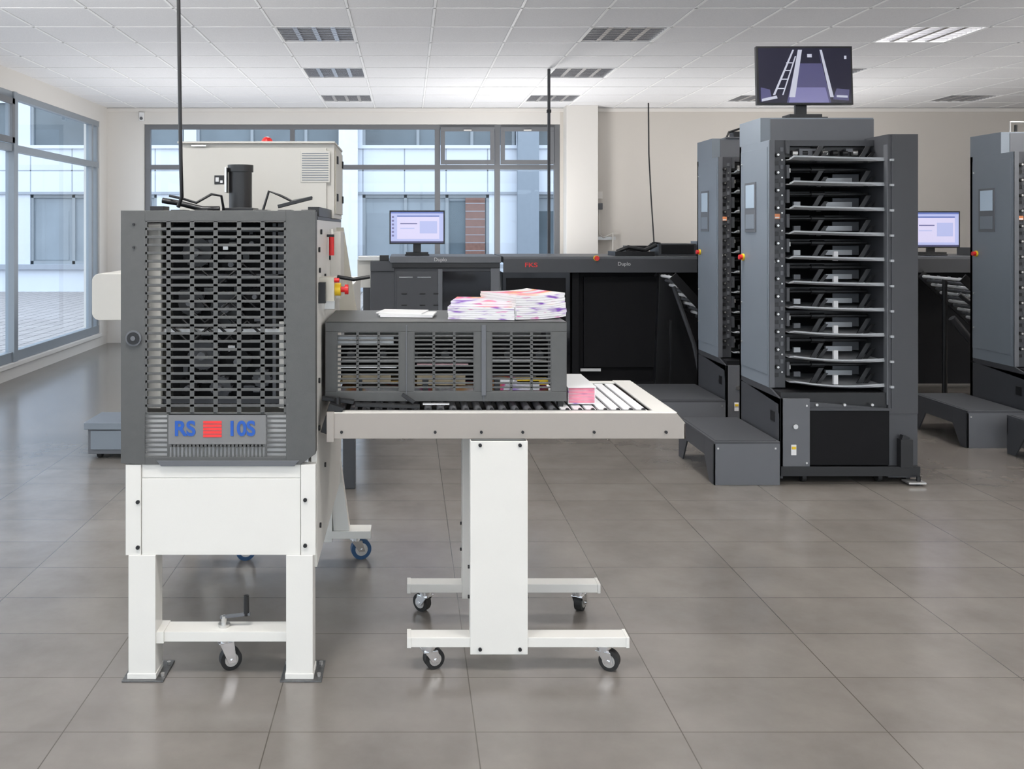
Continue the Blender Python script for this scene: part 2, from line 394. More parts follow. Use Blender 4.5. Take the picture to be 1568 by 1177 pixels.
while x < 15.5:
    b.box(x+3.05, x+4.0, Y0, Y0+0.25, 0.62, 2.30, FAC); b.box(x-0.3, x, Y0, Y0+0.25, 3.48, 4.5, FAC)
    b.box(x, x+3.05, Y0+0.1, Y0+0.14, 0.62, 2.30, BLIND)
    b.box(x+0.1, x+0.9, Y0+0.09, Y0+0.1, 0.72, 1.9, WGL if k%2 else BLIND)
    b.box(x+2.1, x+2.9, Y0+0.09, Y0+0.1, 0.72, 2.15, WGL)
    b.box(x, x+4.0, Y0+0.1, Y0+0.14, 3.48, 4.5, WGL)
    for fx_ in (0, 1.0, 2.0, 2.98): b.box(x+fx_, x+fx_+0.07, Y0+0.04, Y0+0.1, 0.62, 2.30, FRAMEL)
    for fx_ in (0.0, 1.3, 2.6, 3.6): b.box(x+fx_, x+fx_+0.07, Y0+0.04, Y0+0.1, 3.48, 4.5, FRAMEL)
    b.box(x, x+3.05, Y0+0.04, Y0+0.1, 0.62, 0.70, FRAMEL); b.box(x, x+3.05, Y0+0.04, Y0+0.1, 2.22, 2.30, FRAMEL)
    for jx in range(4): b.box(x+jx, x+jx+0.025, Y0-0.004, Y0, 2.36, 3.40, FACD)
    x += 4.0; k += 1
b.box(1.38,1.85,Y0+0.02,Y0+0.08,0.62,2.22,BRICK)
for i in range(8): b.box(1.38,1.85,Y0+0.015,Y0+0.02,0.75+i*0.19,0.765+i*0.19,FACD)
b.box(2.6,3.1,Y0-0.35,Y0-0.13,-0.04,6,mat('downpipe_blue_grey',(0.22,0.26,0.31),0.5))
b.box(-1.65,-1.2,Y0-0.3,Y0-0.13,-0.04,6,mat('pillar_white',(0.64,0.67,0.70),0.5))
b.done(center=False)
b = B('clipped_hedge')
rh = random.Random(5)
for i in range(60):
    hx = -22+ i*0.11; hz = 0.2+rh.uniform(0,0.45); rr = rh.uniform(0.18,0.3)
    b.dome((hx, 21.3+rh.uniform(-0.15,0.15), hz-0.1), rr, rr, LEAF, 7, 3)
b.box(-22,-15.5,21.1,21.5,-0.04,0.4,LEAF)
b.done()

# ------------------------------------------------------------------ creasing machine
b = B('rotary_creasing_machine')
XA, XZ = -0.937, -0.302; YC = 2.98
zt, zb = 1.530, 0.702
gx0, gx1, gz0, gz1 = -0.858, -0.398, 0.727, 1.496
t = 0.004
# cover sheet around the grille
b.prism([(XA,zt),(gx0,zt),(gx0,zb),(XA,zb+0.004)], 'y', YC, YC+t, DGREY)
b.prism([(gx1,zt),(XZ,zt),(XZ,zb+0.035),(XZ-0.05,zb),(gx1,zb)], 'y', YC, YC+t, DGREY)
b.box(gx0,gx1,YC,YC+t,gz1,zt,DGREY); b.box(gx0,gx1,YC,YC+t,zb,gz0,DGREY)
b.box(XA,XA+t,YC+t,YC+0.05,zb+0.004,zt,DGREY); b.box(XZ-t,XZ,YC+t,YC+0.05,zb+0.035,zt,DGREY); b.box(XA,XZ,YC+t,YC+0.05,zt-t,zt,DGREY)
b.prism([(-0.82,zb+0.014),(-0.355,zb+0.014),(-0.37,zb-0.004),(-0.805,zb-0.004)], 'y', YC-0.004, YC, GREY3)
# slots
lz0, lz1 = 0.768, 0.868   # logo plate
n = 24
b.grille(gx0,gx1,lz1,gz1,YC+0.0005,t-0.001,6,n,0.015,0.0092,DGREY)
b.box(gx0+0.076,gx1-0.066,YC+0.0005,YC+t,lz0,lz1,LOGOP)
for j in range(9):
    z = gz0 + (lz1-gz0)*j/9
    b.box(gx0,gx0+0.076,YC+0.001,YC+t,z-0.0034,z+0.0034,DGREY); b.box(gx1-0.066,gx1,YC+0.001,YC+t,z-0.0034,z+0.0034,DGREY)
for xx in (gx0+0.076, gx1-0.066): b.box(xx-0.004,xx+0.004,YC+0.0008,YC+t,gz0,lz1,DGREY)
for j in range(26):
    x = gx0+0.076 + (gx1-0.066-gx0-0.076)*j/25; b.box(x-0.003,x+0.003,YC+0.001,YC+t,gz0,lz0,DGREY)
b.box(gx0+0.076,gx1-0.066,YC+0.001,YC+t,lz0-0.009,lz0,DGREY)
# lock + screws
b.cyl((-0.894,YC,1.1145),(-0.894,YC-0.008,1.1145),0.026,GREY3,24); b.cyl((-0.894,YC-0.007,1.1145),(-0.894,YC-0.011,1.1145),0.020,BLACK,24)
b.cyl((-0.894,YC-0.01,1.1145),(-0.894,YC-0.013,1.1145),0.008,GREY3,12)
for z in (1.485,1.41): b.bolt(-0.894,YC,z,0.004)
# interior mechanism
b.box(-0.91,-0.33,3.50,3.53,0.70,1.49,WHITE)
b.box(-0.870,-0.828,3.06,3.08,0.87,1.49,WHITE)
b.box(-0.812,-0.46,3.16,3.18,0.87,1.49,BLACKM)
b.box(-0.91,-0.33,3.02,3.03,0.70,0.862,PAPER)
b.box(-0.46,-0.448,3.10,3.45,0.87,1.49,GREY3); b.box(-0.432,-0.40,3.06,3.07,0.87,1.16,WHITE)
b.box(-0.44,-0.39,3.09,3.12,1.2,1.49,GREY2)
for z in (0.88,1.115,1.30,1.46): b.box(-0.86,-0.40,3.09,3.12,z,z+0.018,GREY2 if z!=1.115 else STEEL)
rnd = random.Random(3)
for (x,z,r) in ((-0.72,1.39,0.05),(-0.60,1.35,0.035),(-0.53,1.42,0.03),(-0.74,1.22,0.045),(-0.62,1.20,0.055),(-0.52,1.24,0.03),
                (-0.70,1.04,0.05),(-0.58,1.02,0.04),(-0.50,0.96,0.03),(-0.75,0.93,0.03),(-0.64,0.93,0.035)):
    mt = rnd.choice((GREY2,BLACK,BLACK,GREY2,BLACKM))
    b.cyl((x,3.16,z),(x,3.12,z),r,mt,22); b.cyl((x,3.12,z),(x,3.09,z),r*0.28,GREY3,12)
    for q in range(14):
        a = q*math.pi*2/14; b.box(x+math.cos(a)*r-0.004,x+math.cos(a)*r+0.004,3.125,3.155,z+math.sin(a)*r-0.004,z+math.sin(a)*r+0.004,mt)
for q in range(34):
    x = rnd.uniform(-0.80,-0.50); z = rnd.uniform(0.90,1.44); w = rnd.uniform(0.01,0.04); h = rnd.uniform(0.008,0.03)
    b.box(x,x+w,3.13,3.158,z,z+h,rnd.choice((STEEL,GREY3,GREY2,DGREY,TRAYM,BLACK,GREY2,GREY3)))
for q in range(6):
    x0=rnd.uniform(-0.8,-0.6); z0=rnd.uniform(0.95,1.4)
    b.tube([(x0,3.08,z0),(x0+0.06,3.07,z0-0.05),(x0+0.14,3.08,z0+0.02),(x0+0.2,3.09,z0-0.04)],0.005,BLACK)
# side frames
b.box(XA,XA+0.02,3.03,4.12,0.70,1.50,WHITE)
b.box(XZ-0.02,XZ,3.031,4.12,0.35,1.50,WHITE)
b.box(XA+0.001,XZ-0.021,3.55,4.11,1.42,1.499,WHITE); b.box(XA+0.021,XZ-0.021,4.10,4.119,0.40,1.42,WHITE)
b.box(XA,XZ,3.05,4.12,1.500,1.512,BLACK)
# lower body
b.box(XA+0.015,-0.872,YC+0.003,YC+0.02,0.406,0.701,WHITE); b.box(-0.350,XZ,YC+0.003,YC+0.02,0.406,0.701,WHITE)
b.box(-0.870,-0.352,YC+0.006,YC+0.02,0.406,0.655,WHITE); b.box(-0.870,-0.352,YC+0.008,YC+0.02,0.658,0.701,WHITE)
b.box(XA+0.016,XZ-0.022,YC+0.012,3.5,0.41,0.699,WHITE); b.box(XZ-0.022,XZ-0.001,YC+0.02,3.03,0.41,0.699,WHITE)
for (x,z) in ((-0.8815,0.58),(-0.8815,0.432),(-0.336,0.587),(-0.336,0.438)): b.bolt(x,YC+0.003,z,0.0065)
for (y,z) in ((3.15,1.46),(3.3,1.30),(3.5,1.36),(3.08,0.80),(3.08,0.96),(3.3,0.62),(3.12,0.46),(3.9,1.4),(3.08,1.40),(3.1,1.33)): b.bolt(XZ,y,z,0.009,BLACK,(1,0,0))
# legs
for x0,x1 in ((-0.912,-0.824),(-0.398,-0.311)):
    b.box(x0,x1,YC,YC+0.085,0.02,0.406,WHITE)
    b.box(x0-0.018,x1+0.03,YC-0.015,YC+0.13,0.0,0.005,PLATE)
    b.box(x0-0.003,x1+0.003,YC-0.003,YC+0.088,0.005,0.022,WHITE)
    for (px,py) in ((x0-0.008,YC+0.1),(x1+0.018,YC+0.02),(x1+0.018,YC+0.1)): b.cyl((px,py,0.004),(px,py,0.014),0.007,STEEL,6)
b.box(-0.824,-0.398,2.997,3.077,0.118,0.150,WHITE)
b.box(-0.840,-0.80,2.99,3.08,0.115,0.153,WHITE)
b.caster(-0.612,3.05,0.118,0.036,math.radians(25))
b.cyl((-0.612,3.04,0.15),(-0.612,3.04,0.185),0.009,STEEL,12); b.cyl((-0.612,3.04,0.15),(-0.612,3.04,0.160),0.02,STEEL,14)
b.obox((-0.575,3.04,0.186),(0.10,0.014,0.008),RY(-0.12),GREY3); b.cyl((-0.538,3.04,0.186),(-0.538,3.04,0.252),0.009,BLACK,12)
# rear legs / feet
for x0,x1,ft in ((-0.40,-0.335,-0.165),(-0.90,-0.83,-0.92)):
    b.box(x0,x1,4.03,4.10,0.09,0.42,WHITE)
    b.box(min(x0,ft),max(x1,ft),4.029,4.12,0.105,0.138,WHITE)
b.caster(-0.235,4.075,0.105,0.045,math.radians(15),BLUEW)
b.caster(-0.70,4.075,0.105,0.045,math.radians(200),BLUEW); b.box(-0.83,-0.66,4.04,4.11,0.105,0.13,WHITE)
b.prism([(-0.35,0.45),(-0.302,0.45),(-0.26,0.138),(-0.33,0.138)],'y',4.04,4.099,WHITE)
# rear electrical cabinet on top
cx0,cx1,cy0,cy1,cz0,cz1 = -0.90,-0.291,3.60,4.0,1.512,1.805
b.box(cx0,cx1,cy0,cy1,cz0,cz1,CABW)
b.box(cx0+0.012,cx1-0.03,cy0-0.014,cy0-0.001,cz0+0.01,cz1-0.018,CABW)
b.box(cx0-0.004,cx1+0.004,cy0-0.02,cy1,cz1,cz1+0.008,CABW)
b.box(-0.422,-0.307,cy0-0.0165,cy0-0.0135,1.652,1.776,CABW)
for i in range(12):
    z = 1.660+i*0.0095; b.box(-0.4165,-0.3125,cy0-0.018,cy0-0.016,z,z+0.0035,LGREY)
b.box(-0.76,-0.722,cy0-0.0165,cy0-0.0135,1.645,1.68,BLACK); b.box(-0.755,-0.742,cy0-0.018,cy0-0.016,1.655,1.672,PAPER); b.box(-0.737,-0.727,cy0-0.018,cy0-0.016,1.650,1.660,PAPER)
b.box(-0.85,-0.79,cy0-0.022,cy0-0.013,1.792,1.799,STEEL)
for y in (3.65,3.93):
    b.box(cx1,cx1+0.012,y,y+0.03,1.58,1.61,BLACK); b.box(cx1,cx1+0.012,y,y+0.03,1.73,1.76,BLACK)
b.box(cx1,cx1+0.006,3.62,3.98,1.53,1.79,BEIGE)
b.cyl((-0.565,3.66,cz1+0.004),(-0.565,3.66,cz1+0.012),0.028,BLACK,18); b.dome((-0.565,3.66,cz1+0.012),0.023,0.022,RED)
# motor on top, hoses
b.cyl((-0.605,3.30,1.512),(-0.605,3.30,1.675),0.041,BLACK,24); b.cyl((-0.605,3.30,1.675),(-0.605,3.30,1.70),0.046,BLACK,24); b.box(-0.655,-0.648,3.26,3.34,1.60,1.69,STEEL)
b.box(-0.66,-0.55,3.24,3.36,1.512,1.545,BLACK)
b.tube([(-0.83,3.18,1.585),(-0.78,3.16,1.575),(-0.73,3.15,1.56),(-0.68,3.16,1.59),(-0.65,3.18,1.585),(-0.645,3.2,1.535)],0.0045,BLACK)
b.tube([(-0.86,3.2,1.57),(-0.80,3.2,1.56),(-0.72,3.2,1.54),(-0.66,3.2,1.54)],0.010,BLACK)
b.tube([(-0.50,3.15,1.535),(-0.48,3.15,1.60),(-0.44,3.15,1.585),(-0.40,3.15,1.565),(-0.35,3.15,1.575),(-0.33,3.15,1.58)],0.0045,BLACK)
b.obox((-0.39,3.15,1.562),(0.12,0.02,0.012),RY(-0.25),BLACK)
for x in (-0.87,-0.80,-0.72,-0.52,-0.44,-0.36):
    b.box(x,x+0.045,3.08,3.16,1.512,1.535+0.012*((int(x*100))%2),BLACK)
b.box(-0.34,-0.302,3.1,3.6,1.512,1.545,BLACK)
# right-hand side fittings
b.cyl((-0.285,3.40,1.372),(-0.285,3.40,1.45),0.010,RED,14); b.cyl((-0.285,3.40,1.45),(-0.285,3.40,1.47),0.007,WHITE,10); b.box(-0.302,-0.275,3.39,3.41,1.44,1.45,BLACK)
b.box(-0.302,-0.252,3.10,3.20,1.225,1.305,BEIGE)
b.cyl((-0.252,3.15,1.262),(-0.232,3.15,1.262),0.022,YEL,20); b.cyl((-0.232,3.15,1.262),(-0.218,3.15,1.262),0.010,RED,14); b.cyl((-0.218,3.15,1.262),(-0.206,3.15,1.262),0.017,RED,20)
b.cyl((-0.252,3.12,1.295),(-0.235,3.12,1.295),0.008,RED,12); b.box(-0.302,-0.278,3.07,3.10,1.22,1.29,BLACK)
b.tube([(-0.26,3.35,1.295),(-0.20,3.35,1.285),(-0.14,3.35,1.295)],0.007,BLACK)
b.box(-0.302,-0.262,3.55,3.75,1.20,1.46,CABW); b.box(-0.302,-0.265,3.3,3.33,1.18,1.24,STEEL)
b.prism([(-0.315,1.476),(-0.272,1.476),(-0.214,1.11),(-0.285,1.10)],'y',3.85,3.86,BEIGE)
b.box(-0.302,-0.2,3.84,3.9,1.06,1.12,WHITE)
mach = b.done(0.0015)
text_child(mach,'logo_text_left','RS',(-0.728,YC-0.0012,0.818),0.066,BLUEINK,bold=0.002,xs=1.0)
text_child(mach,'logo_text_right','10S',(-0.544,YC-0.0012,0.818),0.066,BLUEINK,bold=0.002,xs=0.95)
lb = B('logo_bars')
for i in range(5): lb.box(-0.668,-0.608,YC-0.0012,YC+0.0004,0.792+i*0.0110,0.8005+i*0.0110,REDINK)
lo = lb.done(); lo.parent = mach; lo.location = lo.location - mach.location

# power cable from the ceiling
b = B('power_cable'); b.tube([(-0.79,3.12,ZC-0.002),(-0.788,3.12,2.6),(-0.782,3.12,2.1),(-0.776,3.12,1.7),(-0.775,3.13,1.58),(-0.79,3.14,1.545)],0.0065,BLACK,10)
b.done()

# ------------------------------------------------------------------ delivery conveyor
b = B('delivery_conveyor')
tx0,tx1,ty0,ty1,tz0,tz1 = -0.262,0.926,3.05,3.70,0.770,0.856
b.prism([(tx0,tz1),(tx1-0.03,tz1),(tx1,tz1-0.035),(tx1,tz0),(tx0+0.012,tz0-0.0)],'y',ty0,ty0+0.012,RAIL)
b.box(tx0-0.01,tx0+0.015,ty0-0.006,ty0+0.02,tz0-0.01,tz1+0.004,RAIL)
b.prism([(tx0,tz1),(tx1-0.03,tz1),(tx1,tz1-0.035),(tx1,tz0),(tx0,tz0)],'y',ty1-0.012,ty1,RAIL)
b.box(tx0,tx1-0.03,ty0+0.001,ty0+0.042,tz1-0.006,tz1+0.001,WHITE); b.box(tx0,tx1-0.03,ty1-0.045,ty1-0.01,tz1-0.006,tz1,WHITE)
b.box(tx0,tx1-0.12,ty0+0.045,ty0+0.050,tz1-0.01,tz1+0.002,BLACK)
b.box(tx1-0.10,tx1-0.028,ty0+0.002,ty1-0.002,tz1-0.004,tz1+0.002,WHITE)
b.add([(tx1-0.028,ty0,tz1+0.002),(tx1,ty0,tz1-0.035),(tx1,ty1,tz1-0.035),(tx1-0.028,ty1,tz1+0.002)],[(0,1,2,3)],WHITE)
b.box(tx1-0.006,tx1,ty0,ty1,tz0,tz1-0.034,RAIL)
b.box(tx0,tx1-0.02,ty0+0.03,ty1-0.03,tz0+0.01,tz0+0.02,BLACKM)
x = tx0+0.03
while x < tx1-0.11:
    if x > 0.5:
        b.box(x-0.0165,x+0.0165,ty0+0.055,ty1-0.05,tz1-0.012,tz1-0.004,ROLLER)
    else:
        b.cyl((x,ty0+0.05,tz1-0.012),(x,ty1-0.04,tz1-0.012),0.0135,GREY3,14)
    b.cyl((x,ty0+0.052,tz1-0.001),(x,ty0+0.064,tz1-0.001),0.007,BLACK,8)
    x += 0.043
for x in (-0.222,0.09,0.244,0.382,0.62,0.86): b.bolt(x,ty0,0.793,0.005)
# stands
for yo in (0.0, 0.455):
    y0 = 3.03+yo
    b.box(0.0,0.729,y0,y0+0.062,0.084,0.116,WHITE)
    b.box(0.2056,0.396,y0-0.004,y0+0.0,0.062,0.768,WHITE)
    b.box(0.2056,0.2096,y0,y0+0.055,0.11,0.768,WHITE); b.box(0.392,0.396,y0,y0+0.055,0.11,0.768,WHITE)
    b.box(0.2096,0.392,y0+0.04,y0+0.055,0.11,0.768,WHITE)
    b.box(-0.004,0.010,y0-0.003,y0+0.064,0.082,0.118,WHITE); b.box(0.722,0.733,y0-0.003,y0+0.064,0.082,0.118,WHITE)
    b.caster(0.068,y0+0.03,0.084,0.034,math.radians(20 if yo==0 else 140)); b.caster(0.655,y0+0.03,0.084,0.034,math.radians(-25 if yo==0 else 60))
    for x in (0.238,0.37): b.bolt(x,y0-0.004,0.08,0.006); b.bolt(x,y0-0.004,0.755,0.006)
    b.bolt(0.396,y0+0.03,0.24,0.006,BLACK,(1,0,0)); b.bolt(0.2056,y0+0.03,0.24,0.006,BLACK,(-1,0,0)); b.bolt(0.2056,y0+0.03,0.34,0.006,BLACK,(-1,0,0))
# guard hood
gx0,gx1,gy0,gy1,z0,z1 = -0.288,0.550,3.17,3.62,0.872,1.148
wins = ((-0.249,-0.029),(0.018,0.231),(0.2875,0.498)); wz0,wz1 = 0.906,1.114
t = 0.004
b.box(gx0,gx1,gy0,gy0+t,wz1,z1,DGREY); b.box(gx0,gx1,gy0,gy0+t,z0,wz0,DGREY)
xs = [gx0]+[c for w in wins for c in w]+[gx1]
for i in range(0,8,2): b.box(xs[i],xs[i+1],gy0,gy0+t,wz0,wz1,DGREY)
for (xa,xb) in wins:
    b.grille(xa,xb,wz0,wz1,gy0+0.0005,t-0.001,3,14,0.010,0.0066,DGREY)
for x in (-0.006,0.262): b.box(x-0.002,x+0.002,gy0-0.003,gy0,z0,z1-0.01,GREY3)
b.box(0.254,0.270,gy0-0.004,gy0,z0+0.02,z1-0.01,GREY3)
b.box(gx0,gx1,gy0,gy1,z1-t,z1,DGREY)
b.box(gx1-t,gx1,gy0+t,gy1,z0,z1-t,DGREY); b.box(gx0,gx0+t,gy0+t,gy1,z0,z1-t,DGREY); b.box(gx0,gx1,gy1-t,gy1,z0+0.2,z1-t,DGREY)
# inner paper path
KRAFT = mat('kraft_board',(0.27,0.22,0.14),0.7)
b.box(-0.24,0.50,3.30,3.50,0.99,1.0,STEEL); b.box(-0.24,0.20,3.22,3.5,0.93,0.935,BRASS); b.box(-0.24,0.5,3.26,3.56,0.873,0.905,PRINT)
for i in range(7): b.cyl((-0.2+i*0.11,3.2,1.03),(-0.2+i*0.11,3.55,1.03),0.014,BLACK,14)
b.box(-0.25,0.52,3.40,3.42,0.90,1.06,BLACKM)
b.box(-0.25,0.52,3.57,3.6,0.94,1.12,WHITE); b.box(0.38,0.49,3.2,3.24,0.925,0.945,YEL); b.box(0.28,0.46,3.2,3.3,0.905,0.94,PRINT)
b.box(-0.25,-0.05,3.19,3.195,1.07,1.095,TRAYM); b.box(0.30,0.37,3.19,3.195,0.93,0.95,PAPER); b.box(0.03,0.2,3.19,3.195,0.925,0.96,KRAFT); b.box(-0.23,-0.06,3.19,3.195,0.935,0.965,KRAFT)
b.box(-0.24,-0.04,3.19,3.195,0.985,0.995,PAPER); b.box(0.03,0.21,3.19,3.195,0.99,1.0,mat('pale_pink_paper',(0.5,0.33,0.35),0.7))
for x in (-0.18,0.05,0.3): b.box(x,x+0.02,3.185,3.2,0.88,0.95,BLACK)
# little feet and clamps along the front
for x in (-0.27,0.52): b.box(x,x+0.02,gy0+0.01,gy0+0.04,tz1-0.004,z0,BLACK)
b.obox((-0.24,3.13,0.885),(0.11,0.03,0.012),RY(0.12),BLACK); b.obox((-0.07,3.12,0.868),(0.22,0.025,0.012),RY(0.03),BLACK)
b.cyl((0.05,3.12,0.872),(0.14,3.12,0.872),0.006,CHROME,10); b.cyl((-0.24,3.10,0.858),(-0.24,3.10,0.90),0.010,BLACK,12)
b.obox((-0.29+0.035,3.08,0.83),(0.05,0.04,0.10),RY(0.3),BLACK); b.obox((0.0,3.13,0.89),(0.05,0.012,0.012),RY(0.6),BLACK)
conv = b.done(0.0015)

# printed stack leaving the hood
b = B('printed_sheet_stack')
b.box(0.56,0.655,3.20,3.48,0.858,0.915,PEDGE); b.box(0.557,0.658,3.195,3.485,0.915,0.918,PAPER)
PKE = mat('pink_cover_edge',(0.62,0.20,0.27),0.5,var=0.5,nscale=25)
for i in range(5): b.box(0.562,0.652,3.1985,3.2,0.862+i*0.0108,0.8705+i*0.0108,PKE)
b.box(0.56,0.655,3.20,3.48,0.8575,0.858,PAPER)
b.done()

# magazine stack on the hood
b = B('magazine_stack')
def mag(cx, cy, zb, w, d, h, a, top, curl=0.0):
    R = RZ(a); nseg = 10; n = max(1,int(h/0.007))
    for q in range(n):
        jx = random.uniform(-0.002,0.002); jy = random.uniform(-0.0015,0.0015); za = zb + h*q/n; zb_ = zb + h*(q+1)/n - 0.0005
        vs = []
        for i in range(nseg+1):
            u = -w/2 + w*i/nseg; c = curl*((2*i/nseg-1)**2)*(1 if i > nseg/2 else 0.2)
            for (yy,zz) in ((-d/2,za),(d/2,za),(d/2,zb_),(-d/2,zb_)):
                p = R @ Vector((u+jx, yy+jy, 0)); vs.append((cx+p.x, cy+p.y, zz + c))
        last = q == n-1
        for i in range(nseg):
            A = i*4; Bn = (i+1)*4
            b.add([vs[A],vs[Bn],vs[Bn+1],vs[A+1]],[(0,3,2,1)],PAPER)
            b.add([vs[A+3],vs[Bn+3],vs[Bn+2],vs[A+2]],[(0,1,2,3)],top if last else PAPER)
            b.add([vs[A],vs[Bn],vs[Bn+3],vs[A+3]],[(0,1,2,3)],PEDGE); b.add([vs[A+1],vs[Bn+1],vs[Bn+2],vs[A+2]],[(0,3,2,1)],PEDGE)
        b.add(vs[:4],[(0,1,2,3)],PAPER); b.add(vs[-4:],[(0,3,2,1)],PAPER)
zz = 1.1495
mag(0.275,3.35,zz,0.235,0.24,0.045,-0.14,PRINT)
mag(0.280,3.36,zz+0.045,0.22,0.22,0.018,-0.16,PRINT)
mag(0.425,3.37,zz+0.001,0.20,0.27,0.050,0.36,PRINT,0.007)
mag(0.418,3.37,zz+0.051,0.20,0.27,0.034,0.40,PRINT,0.007)
b.done()
b = B('paper_sheets')
b.obox((0.0,3.38,zz+0.009),(0.20,0.14,0.004),RZ(-0.12),PAPER); b.obox((-0.02,3.40,zz+0.0135),(0.17,0.14,0.004),RZ(-0.2),PAPER)
b.obox((0.0,3.38,zz+0.004),(0.19,0.14,0.007),RZ(-0.1),PAPER)
b.done()

# ------------------------------------------------------------------ collating tower
def tower_mesh():
    b = B('collating_tower')
    X0 = 2.15
    # left control column
    b.box(X0,X0+0.015,5.44,5.93,0.526,2.000,LGREY)
    b.prism([(5.44,0.526),(5.93,0.526),(5.93,0.50),(5.30,0.45),(5.30,0.49)],'x',X0,X0+0.012,GREY2)
    b.box(X0+0.015,2.246,5.445,5.93,0.526,2.000,GREY2)
    b.box(X0,X0+0.03,5.436,5.446,0.526,2.0,GREY3)
    # door outline on side
    b.box(X0-0.003,X0,5.47,5.90,0.60,1.96,LGREY)
    b.box(X0-0.008,X0-0.002,5.64,5.82,1.45,1.76,GREY3); b.box(X0-0.010,X0-0.007,5.66,5.80,1.60,1.745,PANELLCD); b.box(X0-0.010,X0-0.007,5.66,5.80,1.47,1.56,LGREY)
    b.cyl((X0-0.002,5.85,1.29),(X0-0.014,5.85,1.29),0.022,YEL,18); b.cyl((X0-0.014,5.85,1.29),(X0-0.034,5.85,1.29),0.016,RED,18)
    for z in (0.75,1.0,1.88): b.bolt(X0-0.003,5.88,z,0.006,STEEL,(-1,0,0))
    for i in range(13):
        z = 0.62+i*0.105
        b.cyl((2.195,5.446,z+0.03),(2.195,5.425,z+0.03),0.013,BLACK,14); b.cyl((2.195,5.425,z+0.03),(2.195,5.42,z+0.03),0.007,STEEL,12)
        b.cyl((2.222,5.446,z),(2.222,5.432,z),0.005,STEEL,8); b.box(2.178,2.205,5.44,5.443,z-0.03,z-0.008,BLACK); b.box(2.214,2.232,5.438,5.446,z+0.05,z+0.075,GREY3)
    b.box(2.178,2.212,5.438,5.441,1.53,1.56,ORANGE); b.box(2.182,2.208,5.4365,5.438,1.533,1.542,PAPER); b.box(2.178,2.212,5.438,5.441,1.27,1.285,PAPER)
    # top box
    b.box(X0,2.84,5.58,5.93,2.000,2.148,LGREY); b.box(X0+0.06,2.84,5.575,5.59,2.01,2.14,GREY3)
    b.box(2.246,2.79,5.46,5.93,1.965,2.0,GREY2)
    # feed head
    b.box(2.25,2.78,5.50,5.60,1.90,1.965,BLACK)
    for i in range(8): b.cyl((2.30+i*0.06,5.48,1.925),(2.33+i*0.06,5.48,1.925),0.016,STEEL if i%3==0 else BLACK,12)
    b.box(2.34,2.44,5.47,5.50,1.90,1.95,GREY3); b.box(2.62,2.66,5.47,5.50,1.93,1.95,GREY3)
    # right column
    b.box(2.783,2.953,5.30,5.93,0.03,2.019,GREY2); b.box(2.776,2.783,5.30,5.34,0.45,1.96,GREY3)
    b.box(2.80,2.953,5.294,5.30,0.40,2.019,GREY2)
    # rear plate
    b.box(2.15,2.95,5.90,5.93,0.03,1.999,BLACKM)
    # bins
    for i in range(10):
        z = 0.552+0.146*i
        ns = 10; x0,x1 = 2.250,2.800; sag = (0.020,0.016,0.010,0.006,0.004)[i] if i < 5 else 0.002
        for (ya,yb,th,mt) in ((5.33,5.80,0.004,TRAYM),(5.325,5.330,0.009,TRAYM)):
            vs = []; fs = []
            for k in range(ns+1):
                u = k/ns; x = x0+(x1-x0)*u; zz = z + 0.012*(1-u) - sag*math.sin(math.pi*u)
                vs += [(x,ya+0.07*(1-u),zz),(x,yb,zz+0.012),(x,yb,zz+0.012+th),(x,ya+0.07*(1-u),zz+th)]
            for k in range(ns):
                a = 4*k; c = 4*(k+1); fs += [(a,c,c+1,a+1)[::-1],(a+3,c+3,c+2,a+2),(a,c,c+3,a+3),(a+1,c+1,c+2,a+2)[::-1]]
            fs += [(0,1,2,3),(4*ns,4*ns+3,4*ns+2,4*ns+1)]
            b.add(vs,fs,mt)
        # brackets, guides
        for xc in (2.38,2.66):
            b.prism([(xc,z+0.004),(xc+0.03,z+0.004),(xc+0.085,z+0.095),(xc+0.055,z+0.095)],'y',5.42,5.43,BLACK)
            b.prism([(xc+0.05,z+0.0),(xc+0.075,z+0.0),(xc+0.12,z+0.06),(xc+0.095,z+0.06)],'y',5.44,5.45,BLACK)
        if i < 6: b.box(2.515,2.54,5.40,5.42,z+0.0,z+0.055,PAPER)
        b.box(2.54,2.70,5.56,5.58,z+0.030,z+0.060,TRAYM); b.box(2.60,2.76,5.6,5.61,z+0.03,z+0.085,GREY3)
        b.box(2.32,2.36,5.50,5.52,z+0.03,z+0.06,TRAYM if i%2 else GREY3)
        b.box(2.25,2.78,5.62,5.66,z+0.095,z+0.125,BLACK); b.cyl((2.28,5.50,z+0.105),(2.76,5.50,z+0.105),0.010,BLACK,10)
        b.cyl((2.42,5.50,z+0.105),(2.50,5.50,z+0.105),0.018,BLACK,12); b.box(2.246,2.262,5.42,5.5,z+0.05,z+0.13,GREY2)
        b.box(2.79,2.81,5.285,5.31,z-0.003,z+0.010,TRAYM)
        if i in (0,2,5,8): b.cyl((2.27,5.44,z+0.085),(2.27,5.44,z+0.11),0.006,STEEL,8)
    # base
    b.box(X0,X0+0.015,5.28,5.93,0.03,0.49,GREY2); b.box(X0,2.32,5.28,5.30,0.07,0.49,GREY3)
    b.prism([(X0,0.49),(2.32,0.49),(2.32,0.47),(2.80,0.43),(2.80,0.40),(X0,0.40)],'y',5.29,5.31,GREY2)
    b.box(2.32,2.783,5.288,5.30,0.105,0.43,BLACKM); b.box(2.32,2.783,5.283,5.289,0.42,0.435,GREY2)
    b.box(X0,2.953,5.27,5.93,0.045,0.10,BLACK); b.box(X0+0.015,2.78,5.31,5.93,0.40,0.52,BLACK)
    b.box(X0-0.004,X0,5.36,5.42,0.34,0.40,BLACK)
